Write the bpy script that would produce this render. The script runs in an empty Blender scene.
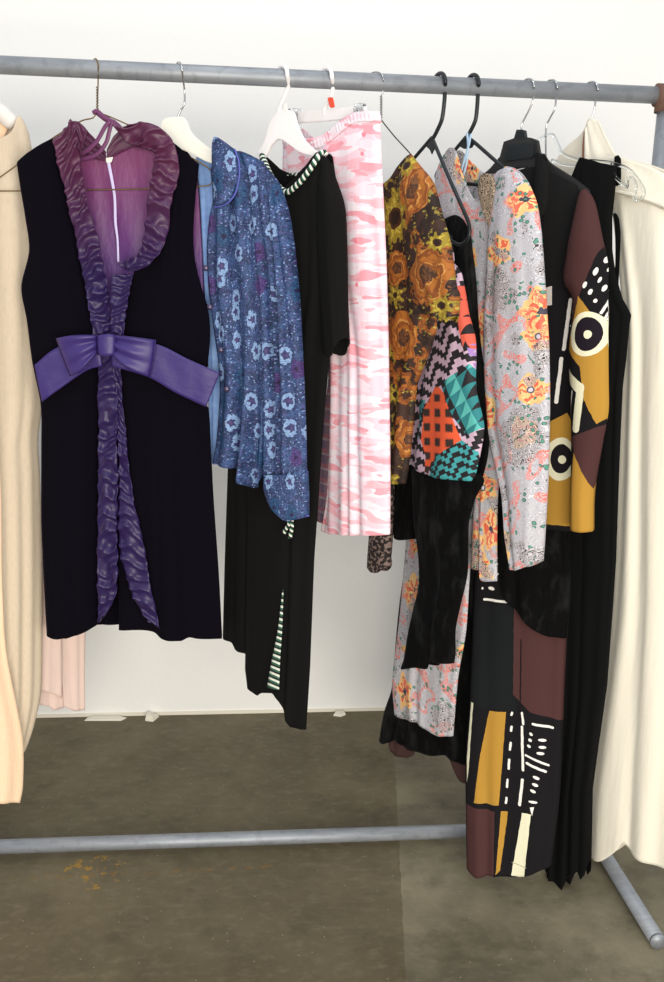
import bpy, bmesh, math, random
from mathutils import Vector, Matrix, noise
random.seed(4)
PI = math.pi
sc = bpy.context.scene
C = sc.collection

# ------------------------------------------------------------------ camera
F = 838.49
CAM = Vector((0.0011, -1.817, 1.3295))
yaw, pitch, roll = 0.0909, 0.2287, 0.0234
fwd = Vector((math.sin(yaw)*math.cos(pitch), math.cos(yaw)*math.cos(pitch), -math.sin(pitch)))
r0 = Vector((math.cos(yaw), -math.sin(yaw), 0)); u0 = r0.cross(fwd)
RT = r0*math.cos(roll) + u0*math.sin(roll)
UP = -r0*math.sin(roll) + u0*math.cos(roll)
cd = bpy.data.cameras.new('camera'); cam = bpy.data.objects.new('camera', cd); C.objects.link(cam)
cd.sensor_width = 36; cd.lens = F/982*36; cd.clip_start = 0.05
M = Matrix.Identity(4)
for i in range(3):
    M[i][0] = RT[i]; M[i][1] = UP[i]; M[i][2] = -fwd[i]; M[i][3] = CAM[i]
cam.matrix_world = M
sc.camera = cam
ZR, RR = 1.75, 0.0167         # rail height and radius
WALL = 0.6912

def ray(px, py):
    return (fwd*F + RT*(px-332) + UP*(491-py)).normalized()
def hit(px, py, p0, n):
    d = ray(px, py)
    return CAM + d*((p0-CAM).dot(n)/d.dot(n))
def on_y(px, py, y): return hit(px, py, Vector((0, y, 0)), Vector((0, 1, 0)))
def on_z(px, py, z): return hit(px, py, Vector((0, 0, z)), Vector((0, 0, 1)))

class Plane:
    """the vertical plane in which one garment hangs from its hanger"""
    def __init__(s, px, deg, off=0, tilt=0, pivot=1.0):
        s.hx = on_y(px, 65+px*.0475, 0).x
        a = math.radians(deg)
        s.e = Vector((math.cos(a), -math.sin(a), 0))
        s.n = Vector((-math.sin(a), -math.cos(a), 0))     # faces the camera side
        s.o = Vector((s.hx, 0, pivot if tilt else 0)) + s.n*off
        s.N = (s.n + Vector((0, 0, tilt))).normalized()   # a hem that swings forward of its hanger
    def P(s, px, py, off=0):
        return hit(px, py, s.o + s.n*off, s.N)
    def uv(s, px, py, off=0):
        p = s.P(px, py, off)
        return ((p-s.o).dot(s.e), p.z)

# ------------------------------------------------------------------ objects
def thing(name, label, cat, loc=(0, 0, 0), group=None):
    o = bpy.data.objects.new(name, None); C.objects.link(o)
    o.empty_display_size = .03
    o.location = loc; o['label'] = label; o['category'] = cat
    if group: o['group'] = group
    return o
def link(name, me, mat, parent=None, solid=0, label=None, off=0.0, smooth=True):
    o = bpy.data.objects.new(name, me); C.objects.link(o)
    if mat: me.materials.append(mat)
    if smooth:
        for p in me.polygons: p.use_smooth = True
    if parent:
        o.parent = parent
        l = parent.location
        par = parent.parent
        while par: l = l + par.location; par = par.parent
        me.transform(Matrix.Translation(-l))
    if solid:
        m = o.modifiers.new('thickness', 'SOLIDIFY'); m.thickness = solid; m.offset = off
    if label: o['label'] = label
    return o
def bm_mesh(bm, name):
    me = bpy.data.meshes.new(name); bm.normal_update(); bm.to_mesh(me); bm.free(); return me

def spline(pts, n, smooth=True):
    """n+1 points evenly by length along a (Catmull-Rom) line through pts"""
    pts = [Vector(p) for p in pts]
    if len(pts) > 2 and smooth:
        q = [pts[0]*2-pts[1]] + pts + [pts[-1]*2-pts[-2]]
        out = []
        for i in range(1, len(q)-2):
            a, b, c, d = q[i-1:i+3]
            for k in range(10):
                t = k/10
                v = .5*((2*b) + (c-a)*t + (2*a-5*b+4*c-d)*t*t + (3*b-a-3*c+d)*t**3)
                lin = b.lerp(c, t)
                out.append(lin.lerp(v, .8))
        out.append(pts[-1]); pts = out
    L = [0]
    for a, b in zip(pts, pts[1:]): L.append(L[-1]+(b-a).length)
    res = []; j = 0
    for k in range(n+1):
        d = L[-1]*k/n
        while j < len(pts)-2 and L[j+1] < d: j += 1
        seg = L[j+1]-L[j]
        res.append(pts[j].lerp(pts[j+1], (d-L[j])/seg if seg > 1e-9 else 0))
    return res

def nz(x, y, z=0): return noise.noise(Vector((x, y, z)))
def folds(n, amp, ph=0., ramp=.25, wob=.12, rag=.35):
    """vertical folds that grow from the top down"""
    def f(s, t):
        k = min(1, .15+t/ramp) if ramp > 0 else 1
        w = nz(s*4+ph, t*1.5, ph)*rag
        x = n*s+wob*math.sin(3*t+ph)+.45*nz(s*2.6+ph*3, t*.9, ph)*min(n, 3)*.6
        a = .55+.9*nz(s*3.1-ph, t*1.2, ph+5)
        return amp*k*(a*math.sin(2*PI*x+ph) + w*2)*min(1, 8*s, 8*(1-s))
    return f
def pleats(n, amp, ph=0., slant=.3, flip=False):
    """gathers that run across a frill, tight at the seam and loose at the free edge"""
    def f(s, t):
        e = 1-s if flip else s
        w = nz(e*1.6+ph, t*n*.55, ph)
        w2 = nz(e*3+ph*2, t*n*1.7, ph+3)
        x = n*t+slant*e+.75*w+.25*w2
        saw = (1-abs(math.sin(PI*x)))**1.3
        return amp*((saw*1.5-.4)*(.5+.5*e)+1.1*w+.5*w2)
    return f

def patch(bm, uvl, g, top, right, bottom, left, off=0., wf=None, bulge=0., back=False, step=2.6, both=None, sm=True, expo=.5, tap=1.):
    """a sheet of cloth spanning four outlines drawn in the garment's own plane"""
    a, b, c, d = top[0], top[-1], bottom[0], bottom[-1]
    lf = [a]+list(left)+[c]; rt = [b]+list(right)+[d]
    ln = lambda p: sum((Vector(x)-Vector(y)).length for x, y in zip(p, p[1:]))
    nx = max(4, int(max(ln(top), ln(bottom))/step)); ny = max(4, int(max(ln(lf), ln(rt))/step))
    T, B = spline(top, nx, sm), spline(bottom, nx, sm)
    L, R = spline(lf, ny, sm), spline(rt, ny, sm)
    sg = -1 if back else 1
    grid = []
    for j in range(ny+1):
        t = j/ny; row = []
        for i in range(nx+1):
            s = i/nx
            p = (1-t)*T[i]+t*B[i]+(1-s)*L[j]+s*R[j]-((1-s)*(1-t)*T[0]+s*(1-t)*T[nx]+(1-s)*t*B[0]+s*t*B[nx])
            pr = max(0, 1-abs(2*s-1)**2.5)**expo
            w = sg*bulge*pr*(tap+(1-tap)*min(1, t*7)**.6) + (wf(s, t) if wf else 0)
            q = g.P(p.x, p.y, off)
            uvc = ((q-g.o).dot(g.e), q.z)
            v = bm.verts.new(q+g.n*w); row.append((v, uvc))
        grid.append(row)
    for j in range(ny):
        for i in range(nx):
            q = [grid[j][i], grid[j+1][i], grid[j+1][i+1], grid[j][i+1]]
            if back: q.reverse()
            f = bm.faces.new([x[0] for x in q])
            for lp, x in zip(f.loops, q): lp[uvl].uv = x[1]

def cloth(name, g, mat, parent, patches, solid=.0016, label=None, weld=True):
    bm = bmesh.new(); uvl = bm.loops.layers.uv.new('UVMap')
    for p in patches: patch(bm, uvl, g, **p)
    if weld: bmesh.ops.remove_doubles(bm, verts=bm.verts, dist=2e-5)
    return link(name, bm_mesh(bm, name), mat, parent, solid, label)

def tube_body(top, right, bottom, left, off=0., d=.02, wf=None, wb=None, back_top=None, back_bottom=None, **k):
    """front and back of a garment joined at its sides"""
    return [dict(top=top, right=right, bottom=bottom, left=left, off=off, bulge=d, wf=wf, **k),
            dict(top=back_top or top, right=right, bottom=back_bottom or bottom, left=left, off=off, bulge=d, wf=wb or wf, back=True, **k)]

def tube(bm, pts, r, n=10, res=None, flat=None, uvl=None, cap=True, sm=True):
    res = res or max(6, len(pts)*5)
    P = spline(pts, res, sm)
    prev = None; rings = []; d = 0
    for i, p in enumerate(P):
        t = (P[min(i+1, res)]-P[max(i-1, 0)]).normalized()
        if i: d += (p-P[i-1]).length
        a = prev - t*prev.dot(t) if prev else t.orthogonal()
        if a.length < 1e-6: a = t.orthogonal()
        a.normalize(); prev = a; b = t.cross(a)
        rad = r(i/res) if callable(r) else r
        ring = []
        for k in range(n):
            w = 2*PI*k/n
            o = (a*math.cos(w)+b*math.sin(w))*rad
            if flat: o = o - flat[0]*o.dot(flat[0])*(1-flat[1])
            ring.append(bm.verts.new(p+o))
        rings.append((ring, d))
    for (A, da), (B, db) in zip(rings, rings[1:]):
        for k in range(n):
            f = bm.faces.new([A[k], A[(k+1) % n], B[(k+1) % n], B[k]])
            if uvl:
                for lp, c in zip(f.loops, [(da, k/n), (da, (k+1)/n), (db, (k+1)/n), (db, k/n)]): lp[uvl].uv = c
    if cap:
        bm.faces.new(list(reversed(rings[0][0]))); bm.faces.new(rings[-1][0])
def tubes(name, mat, parent, lines, r, label=None, n=10, flat=None, res=None, sm=True):
    bm = bmesh.new(); uvl = bm.loops.layers.uv.new('UVMap')
    for l in lines: tube(bm, l, r, n, res, flat, uvl, sm=sm)
    return link(name, bm_mesh(bm, name), mat, parent, 0, label)

def plate(name, g, mat, parent, pts, th, off=0., label=None, hole=None, bev=.0015, sm=True):
    """a moulded flat piece cut from an outline in the garment's plane"""
    bm = bmesh.new(); uvl = bm.loops.layers.uv.new('UVMap')
    P = spline(list(pts)+[pts[0]], len(pts)*4, sm)[:-1]
    fr = [bm.verts.new(g.P(p.x, p.y, off)+g.n*th/2) for p in P]
    bk = [bm.verts.new(g.P(p.x, p.y, off)-g.n*th/2) for p in P]
    f1 = bm.faces.new(fr); f2 = bm.faces.new(list(reversed(bk)))
    m = len(P)
    for i in range(m): bm.faces.new([fr[i], bk[i], bk[(i+1) % m], fr[(i+1) % m]])
    bmesh.ops.recalc_face_normals(bm, faces=bm.faces)
    if bev:
        ed = [e for f in (f1, f2) for e in f.edges]
        bmesh.ops.bevel(bm, geom=ed, offset=min(bev, th*.4), segments=2, affect='EDGES')
    bmesh.ops.triangulate(bm, faces=[f for f in bm.faces if len(f.verts) > 4])
    return link(name, bm_mesh(bm, name), mat, parent, 0, label, smooth=False)

def hook(name, g, mat, parent, neck, r, drift=.5, tip=-20, label=None, n=10, extra=(), hx=None):
    """a hook over the rail: down its front to the neck of the hanger"""
    R = RR + r + .0006
    hx = g.hx if hx is None else hx
    pts = [g.P(*q) for q in neck]            # from the neck up
    for a in range(0, 180-tip+1, 15):
        A = math.radians(a); y = -R*math.cos(A)
        pts.append(Vector((hx - drift*(y+R), y, ZR+R*math.sin(A))))
    bm = bmesh.new(); uvl = bm.loops.layers.uv.new('UVMap')
    tube(bm, pts, r, n, len(pts)*5, None, uvl)
    return link(name, bm_mesh(bm, name), mat, parent, 0, label)

def ball(name, mat, parent, p, r, sq=(1, 1, 1), label=None):
    bm = bmesh.new()
    bmesh.ops.create_uvsphere(bm, u_segments=14, v_segments=8, radius=r)
    for v in bm.verts: v.co = Vector((v.co.x*sq[0], v.co.y*sq[1], v.co.z*sq[2])) + p
    return link(name, bm_mesh(bm, name), mat, parent, 0, label)

# ------------------------------------------------------------------ node patterns written as expressions
def lin(c):
    return tuple((x/255/12.92 if x/255 <= .04045 else ((x/255+.055)/1.055)**2.4) for x in c) + (1,)
NT = None
class V:
    def __init__(s, k): s.k = k
    def __add__(s, o): return op('ADD', s, o)
    __radd__ = __add__
    def __sub__(s, o): return op('SUBTRACT', s, o)
    def __rsub__(s, o): return op('SUBTRACT', o, s)
    def __mul__(s, o): return op('MULTIPLY', s, o)
    __rmul__ = __mul__
    def __truediv__(s, o): return op('DIVIDE', s, o)
    def __gt__(s, o): return op('GREATER_THAN', s, o)
    def __lt__(s, o): return op('LESS_THAN', s, o)
def put(sock, v):
    if isinstance(v, V): NT.links.new(v.k, sock)
    else: sock.default_value = v
def op(o, a, b=None, c=None):
    n = NT.nodes.new('ShaderNodeMath'); n.operation = o
    put(n.inputs[0], a)
    if b is not None: put(n.inputs[1], b)
    if c is not None: put(n.inputs[2], c)
    return V(n.outputs[0])
mx = lambda a, b: op('MAXIMUM', a, b)
mn = lambda a, b: op('MINIMUM', a, b)
fr = lambda a: op('FRACT', a)
ab = lambda a: op('ABSOLUTE', a)
sn = lambda a: op('SINE', a)
cs = lambda a: op('COSINE', a)
sq = lambda a: op('SQRT', a)
at2 = lambda a, b: op('ARCTAN2', a, b)
def hyp(a, b): return sq(a*a+b*b)
def uvs(dist=0., ds=30.):
    n = NT.nodes.new('ShaderNodeUVMap'); n.uv_map = 'UVMap'
    x = NT.nodes.new('ShaderNodeSeparateXYZ'); NT.links.new(n.outputs[0], x.inputs[0])
    u, v = V(x.outputs[0]), V(x.outputs[1])
    if dist:
        u, v = u+(nse(u, v, ds)-.5)*dist, v+(nse(u+3.7, v, ds)-.5)*dist
    return u, v
def vec(u, v):
    n = NT.nodes.new('ShaderNodeCombineXYZ'); put(n.inputs[0], u); put(n.inputs[1], v); return n.outputs[0]
def nse(u, v, scale=1., detail=2., rough=.5):
    n = NT.nodes.new('ShaderNodeTexNoise'); n.noise_dimensions = '2D'
    NT.links.new(vec(u, v), n.inputs['Vector'])
    n.inputs['Scale'].default_value = scale; n.inputs['Detail'].default_value = detail; n.inputs['Roughness'].default_value = rough
    return V(n.outputs[0])
def vor(u, v, rnd=1.):
    """cell-local offset and two random numbers of the cell"""
    n = NT.nodes.new('ShaderNodeTexVoronoi'); n.voronoi_dimensions = '2D'
    NT.links.new(vec(u, v), n.inputs['Vector']); n.inputs['Scale'].default_value = 1; n.inputs['Randomness'].default_value = rnd
    p = NT.nodes.new('ShaderNodeSeparateXYZ'); NT.links.new(n.outputs['Position'], p.inputs[0])
    c = NT.nodes.new('ShaderNodeSeparateColor'); NT.links.new(n.outputs['Color'], c.inputs[0])
    return u-V(p.outputs[0]), v-V(p.outputs[1]), V(c.outputs[0]), V(c.outputs[1]), V(n.outputs['Distance'])
class Col:
    def __init__(s, k): s.k = k
def mix(f, a, b):
    """a where f is 0, b where f is 1"""
    n = NT.nodes.new('ShaderNodeMix'); n.data_type = 'RGBA'
    put(n.inputs[0], f)
    for i, c in ((6, a), (7, b)):
        if isinstance(c, Col): NT.links.new(c.k, n.inputs[i])
        else: n.inputs[i].default_value = lin(c)
    return Col(n.outputs[2])
def layers(base, *ls):
    c = base
    for f, k in ls: c = mix(f, c, k)
    return c
def half(u, v, p, q):
    """signed distance to the line p-q, positive on the left-hand side going p to q"""
    dx, dy = q[0]-p[0], q[1]-p[1]; L = math.hypot(dx, dy) or 1
    return (v-p[1])*(dx/L) - (u-p[0])*(dy/L)
def poly(u, v, pts, r=0.):
    """1 inside a convex polygon"""
    A = sum(a[0]*b[1]-b[0]*a[1] for a, b in zip(pts, pts[1:]+pts[:1]))
    if A < 0: pts = pts[::-1]
    d = None
    for a, b in zip(pts, pts[1:]+pts[:1]):
        h = half(u, v, a, b); d = h if d is None else mn(d, h)
    return d > -r
def ell(u, v, c, a, b, rot=0.):
    x, y = u-c[0], v-c[1]
    k, s = math.cos(rot), math.sin(rot)
    return hyp((x*k+y*s)*(1/a), (y*k-x*s)*(1/b))
def seg(u, v, p, q, w):
    """1 on a stroke from p to q"""
    dx, dy = q[0]-p[0], q[1]-p[1]; L2 = dx*dx+dy*dy
    h = op('MULTIPLY_ADD', u-p[0], dx/L2, (v-p[1])*(dy/L2)); h = mn(mx(h, 0.), 1.)
    return hyp(u-p[0]-h*dx, v-p[1]-h*dy) < w

def material(name, colour, rough=.85, metal=0., sheen=0., sheen_tint=None, bump=0., bump_fn=None, trans=0., alpha=None, ior=1.45, spec=.5, sss=0., emission=0):
    global NT
    m = bpy.data.materials.new(name); m.use_nodes = True; NT = m.node_tree
    bs = NT.nodes['Principled BSDF']
    c = colour() if callable(colour) else colour
    if isinstance(c, Col): NT.links.new(c.k, bs.inputs['Base Color'])
    else: bs.inputs['Base Color'].default_value = lin(c)
    r = rough() if callable(rough) else rough
    put(bs.inputs['Roughness'], r)
    bs.inputs['Metallic'].default_value = metal
    bs.inputs['Specular IOR Level'].default_value = spec
    bs.inputs['Sheen Weight'].default_value = sheen
    bs.inputs['Sheen Roughness'].default_value = .4
    if sheen_tint: bs.inputs['Sheen Tint'].default_value = lin(sheen_tint)
    bs.inputs['Transmission Weight'].default_value = trans
    bs.inputs['IOR'].default_value = ior
    if alpha is not None: bs.inputs['Alpha'].default_value = alpha
    if bump_fn:
        h = bump_fn()
        b = NT.nodes.new('ShaderNodeBump'); b.inputs['Strength'].default_value = 1; b.inputs['Distance'].default_value = bump
        NT.links.new(h.k, b.inputs['Height']); NT.links.new(b.outputs[0], bs.inputs['Normal'])
    return m
def wrinkle(su=22, sv=7, weave=0.):
    def f():
        u, v = uvs()
        h = nse(u*su, v*sv, 1, 3, .55)
        if weave: h = h + (nse(u*900, v*900, 1, 0))*weave
        return h
    return f
def objco(scale):
    n = NT.nodes.new('ShaderNodeTexCoord'); x = NT.nodes.new('ShaderNodeSeparateXYZ')
    NT.links.new(n.outputs['Object'], x.inputs[0])
    return V(x.outputs[0])*scale, V(x.outputs[1])*scale, V(x.outputs[2])*scale
#MATERIALS
# planes of the garments, left to right
gCREAM = Plane(-30, -33, -.05)
gPUR = Plane(100, 8)
gBLU = Plane(183, 24)
gMAX = Plane(287, 44)
gPNK = Plane(331, 54)
gBRN = Plane(382, 57)
gVEL = Plane(443, 60)
gPAI = Plane(476, 57)
gUND = Plane(500, 55)
gMUD = Plane(531, 52)
gMUS = Plane(531, 30, 0, .15, 1.0)
gSLV = Plane(554, 56)
gCOA = Plane(594, 55)

WHITE = (236, 236, 232)
m_wall = material('painted plasterboard', (238, 239, 238), .75, bump=.0006, bump_fn=lambda: nse(*objco(1)[0::2], 60, 3))
def floor_col():
    x, y, z = objco(1)
    n = nse(x, y, 3.2, 6, .62); f = nse(x*1.0, y*2.0, 26, 5, .7); st = nse(x*1.1, y*1.5, 7, 6, .68)
    a, b = on_z(399, 845, 0), on_z(406, 982, 0)
    seam = half(x, y, (b.x, b.y), (a.x, a.y))+(nse(x, y, 40, 2)-.5)*.008 > 0
    c = mix(mn(mx((n-.30)*2.4, 0.), 1.), (90, 85, 70), (138, 131, 108))
    c = mix(seam*.62, c, (84, 74, 51))
    c = mix(mx(mn((f-.5)*3, 1.), 0.)*.4, c, (136, 128, 108))
    c = mix(mx(mn((st-.52)*4, 1.), 0.)*.5, c, (62, 57, 46))
    du, dv, c1, c2, dd = vor(x*34, y*34)
    c = mix((dd < .05)*(c1 > .90)*.8, c, (160, 152, 128))
    # flecks of old yellow marking paint
    py = on_z(95, 872, 0); q = on_z(20, 879, 0)
    blob = (ell(x, y, (py.x, py.y), .075, .06) < 1)*(nse(x, y, 34, 5, .75) > .585)
    line = (ab(y-q.y+(x-q.x)*-.02) < .006)*(nse(x, y, 40, 4, .7) > .53)*(x < .1)
    return layers(c, (blob*.7, (166, 128, 44)), (line*.35, (140, 104, 48)))
def floor_rough():
    x, y, z = objco(1)
    return .42 + nse(x, y, 7, 5, .6)*.35
m_floor = material('worn sealed concrete', floor_col, floor_rough, bump=.0012, bump_fn=lambda: nse(*objco(1)[:2], 45, 5, .6), spec=.4)
def galv():
    x, y, z = objco(1)
    a = nse(x*9, (y+z)*60, 1, 4, .65); b = nse(x*40, (y+z)*40, 1, 3)
    return layers(mix(a, (120, 126, 134), (164, 169, 176)), ((b > .6)*.2, (100, 104, 112)))
m_galv = material('galvanised pipe', galv, .5, metal=.35, bump=.0004, bump_fn=lambda: nse(*objco(80)[:2], 1, 3))
m_rust = material('rusty pipe fitting', lambda: mix(nse(*objco(60)[:2], 1, 4), (84, 60, 52), (124, 94, 80)), .8)
m_caulk = material('flaking white caulk', (226, 222, 208), .8)
m_wire = material('gilt wire', (128, 104, 62), .4, metal=.8)
m_wired = material('dark wire', (84, 72, 66), .4, metal=.8)
m_chrome = material('chrome wire', (196, 198, 200), .22, metal=1)
m_white = material('white plastic', (240, 238, 228), .45)
m_frost = material('frosted plastic', (246, 243, 244), .4)
m_black = material('black plastic', (24, 30, 34), .38)
m_blackm = material('matt black plastic', (34, 35, 36), .5)
m_clear = material('clear plastic', (240, 244, 246), .06, trans=1., ior=1.3)
m_orange = material('orange size tag', (236, 84, 52), .5)
m_paper = material('white label', (244, 244, 240), .6)
m_wood = material('brown wood', (150, 104, 78), .6)
m_lblue = material('light blue ribbon', (176, 206, 232), .5)
m_pad = material('white padded satin', (236, 234, 232), .5)

# left cream coat
m_linen = material('cream linen', lambda: mix(nse(*[a*b for a, b in zip(uvs(), (300, 60))], 1, 3), (206, 190, 168), (222, 206, 184)), .9, bump=.0022, bump_fn=wrinkle(26, 6, .05))
m_peach = material('peach lining cotton', lambda: mix(nse(*[a*b for a, b in zip(uvs(), (300, 60))], 1, 3), (244, 208, 172), (250, 222, 192)), .9, bump=.003, bump_fn=wrinkle(26, 5, .05))
m_palepink = material('pale pink linen', (228, 204, 196), .9, bump=.003, bump_fn=wrinkle(30, 8, .05))
# purple dress
m_velvet = material('midnight velvet', (8, 6, 15), .95, sheen=.06, sheen_tint=(90, 70, 140), spec=.1, bump=.003, bump_fn=wrinkle(24, 7, .06))
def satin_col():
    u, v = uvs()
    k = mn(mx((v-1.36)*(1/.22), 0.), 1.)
    return mix(k, (42, 29, 77), (84, 39, 69))  # mixed room light painted into the satin: redder at the neck, bluer below
m_satin = material('purple satin with painted light tint', satin_col, .40, spec=.45, bump=.001, bump_fn=wrinkle(26, 30))
m_belt = material('indigo satin', (56, 42, 108), .40, spec=.45, bump=.0015, bump_fn=wrinkle(16, 30))
m_lining = material('plum acetate lining', lambda: mix(mn(mx((uvs()[1]-1.38)*(1/.2), 0.), 1.), (82, 48, 112), (118, 54, 100)), .5, bump=.004, bump_fn=wrinkle(26, 12))  # tint of the mixed light painted in by height here too
m_strap = material('plum satin ribbon', (108, 56, 98), .45)
m_zip = material('lilac zip', (206, 196, 236), .4)
# blue blouse
def blue_col():
    u, v = uvs(.009, 60)
    a, b, c1, c2, d = vor(u*(1/.040), v*(1/.055), .72)
    a = a*.040; b = b*.055
    an = at2(b, a*1.5); r = hyp(a*(1/.0100), b*(1/.0172))
    f1 = nse(u, v, 420, 2, .6); f2 = nse(u+5, v, 230, 2, .6); f3 = nse(u, v, 34, 2)
    r = r*(1+.06*cs(an*5))+(f2-.5)*.75
    star = hyp(a*(1/.0060), b*(1/.0078))*(1+.22*cs(an*5))+(f2-.5)*.8
    pale = (c1 < .50); teal = (c1 > .50)*(c1 < .72); purp = (c1 > .72)*(c1 < .9)
    base = mix(mn(mx((f3-.35)*3, 0.), 1.), (24, 44, 80), (50, 78, 124))
    base = layers(base, ((f1 > .59)*.45, (86, 114, 168)), ((f2 > .60)*.8, (28, 28, 66)), ((f2 < .38)*.6, (92, 74, 138)))
    x, y, k1, k2, dd = vor(u*190, v*190)
    base = layers(base, ((dd < .24)*(k1 > .72)*.8, (128, 156, 204)))
    base = layers(base, (teal*(r < 1.2)*.75, (34, 84, 124)), (teal*(r < 1.2)*(f1 > .51), (22, 40, 84)), (purp*(r < 1.15)*.7, (84, 54, 122)), (purp*(r < 1.15)*(f1 > .51), (46, 28, 84)))
    return layers(base, (pale*(r < 1.15)*.6, (36, 42, 88)), (pale*(r < 1.0), (130, 160, 198)), (pale*(r < 1.0)*(f1 > .54)*.8, (88, 110, 166)), (pale*(star < .9), (50, 52, 98)), (pale*(star < .35), (74, 62, 112)), ((star < .6)*teal, (26, 24, 64)), ((star < .6)*purp, (36, 20, 62)))
m_blue = material('navy paisley cotton', blue_col, .7, bump=.004, bump_fn=wrinkle(24, 6))
m_bluein = material('pale blue reverse side', lambda: mix(nse(*uvs(), 60, 4), (104, 142, 208), (150, 182, 232)), .8, bump=.003, bump_fn=wrinkle(24, 6))
m_piping = material('violet blue piping', (84, 90, 172), .6)
m_pearl = material('dark pearl button', (92, 84, 112), .15, metal=.6)
# black maxi
m_crepe = material('black crepe', lambda: mix(nse(*uvs(), 900, 1), (12, 12, 12), (23, 23, 23)), .95, spec=.15, bump=.003, bump_fn=wrinkle(20, 4, .12))
def stripe_trim():
    u, v = uvs(); p = fr(u*(1/.0115)+v)
    return layers((18, 30, 26), ((p > .38)*(p < .72), (40, 112, 80)), (p > .62, (240, 240, 232)))
m_trim = material('green white and black striped cord', stripe_trim, .7)
def stripe_in():
    u, v = uvs(); p = fr(v*(1/.0155)+u*1.5)
    return layers((24, 28, 26), ((p > .3)*(p < .58), (56, 104, 84)), (p > .62, (226, 234, 222)))
m_stripe = material('green and white striped knit', stripe_in, .8)
# pink skirt
def pink_col():
    u, v = uvs(.012, 22)
    n1 = nse(u*14, v*60, 1, 1.2, .4); n2 = nse(u*15+7, v*56+3, 1, 1.2, .4); n3 = nse(u*12+2, v*50+11, 1, 1.4, .4)
    c = layers((244, 230, 240), (n1 > .53, (248, 206, 220)), (n2 > .595, (246, 186, 198)), (n3 > .66, (242, 164, 178)), ((n3 < .37), (248, 220, 232)))
    a, b, k1, k2, d = vor(u*26, v*26)
    return layers(c, ((d < .11)*(k1 > .86), (244, 138, 156)))
m_pink = material('pink and white camouflage cotton', pink_col, .85, bump=.003, bump_fn=wrinkle(20, 5))
def plaid_col():
    u, v = uvs(); n = nse(u, v, 45, 2)
    a = fr(u*(1/.03)); b = fr(v*(1/.034))
    return layers((148, 120, 140), ((a < .3)*.6, (96, 92, 124)), ((b < .28)*.6, (196, 112, 124)), ((b > .84)*.55, (212, 192, 200)), ((n > .55)*.3, (90, 84, 110)))
m_plaid = material('grey and pink plaid', plaid_col, .9)
# brown floral blouse
def brown_col():
    u, v = uvs(.010, 45)
    P = lambda x, y: gBRN.uv(x, y, .02)
    S = abs(P(440, 250)[0]-P(430, 250)[0])/10; Tt = abs(P(430, 260)[1]-P(430, 250)[1])/10     # metres per photo pixel
    n = nse(u, v, 40, 3, .6); n2 = nse(u+9, v, 75, 3, .6); st = nse(u, v, 110, 2, .6)
    c = mix((n > .52)*.7, (34, 20, 14), (62, 38, 28))
    a, b, c1, c2, d = vor(u*(1/.052), v*(1/.05), .8)
    an = at2(b, a); r = d*(1+.16*cs(an*6)+(n2-.5)*1.3)
    og = c1 < .5
    c = layers(c, (og*(r < .46), (122, 66, 22)), (og*(r < .40)*(st > .5), (158, 92, 32)), (og*(r < .2), (56, 28, 16)))
    r2 = d*(1+.35*cs(an*7)+(n2-.5)*1.2)
    ye = c1 > .66
    c = layers(c, (ye*(r2 < .36), (128, 108, 34)), (ye*(r2 < .28)*(st > .5), (176, 156, 56)), (ye*(d < .13), (48, 28, 12)))
    leaf = (n2 > .62)*(n < .5)
    c = layers(c, (leaf*.9, (136, 120, 46)), ((n2 > .68)*(n > .5)*.9, (182, 164, 70)))
    def rose(c, px, py, rx, ry, ph=0.):
        k = P(px, py); x = (u-k[0])*(1/(rx*S)); y = (v-k[1])*(1/(ry*Tt))
        an = at2(y, x)
        r = hyp(x, y)*(1+.05*cs(an*5+ph)) + (nse(u, v, 38, 3)-.5)*.6
        ring = fr(r*2.4+an*(2/6.2832)+ph); pet = nse(an*2.2+ph, r*5, 1, 2)
        return layers(c, (r < 1.0, (164, 98, 34)), ((r < 1.0)*(pet > .54), (140, 80, 28)), ((r < .97)*(ring > .68), (126, 68, 24)), ((r < .93)*(ring < .17)*(pet < .56), (190, 134, 66)), ((r < .36), (70, 44, 30)), ((r < .36)*(pet > .55), (112, 70, 38)))
    c = rose(c, 418, 190, 14, 30)
    c = rose(c, 433, 276, 20, 27, .4)
    c = rose(c, 402, 338, 15, 26, .8)
    c = rose(c, 402, 440, 9, 20, .2)
    c = rose(c, 396, 268, 11, 18, .6)
    def sunf(c, px, py, rx, ry):
        k = P(px, py); x = (u-k[0])*(1/(rx*S)); y = (v-k[1])*(1/(ry*Tt))
        r = hyp(x, y); an = at2(y, x); q = r*(1+.2*cs(an*9)+(st-.5)*1.0)
        return layers(c, (q < 1., (146, 126, 36)), ((q < .8)*(st > .5), (190, 170, 66)), (r < .46, (70, 38, 14)), (r < .30, (34, 18, 10)))
    c = sunf(c, 394, 218, 15, 24)
    c = sunf(c, 441, 243, 8, 8); c = sunf(c, 446, 306, 8, 9); c = sunf(c, 408, 166, 8, 10)
    return c
m_brown = material('brown rose print cotton', brown_col, .7, bump=.004, bump_fn=wrinkle(24, 7))
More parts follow.
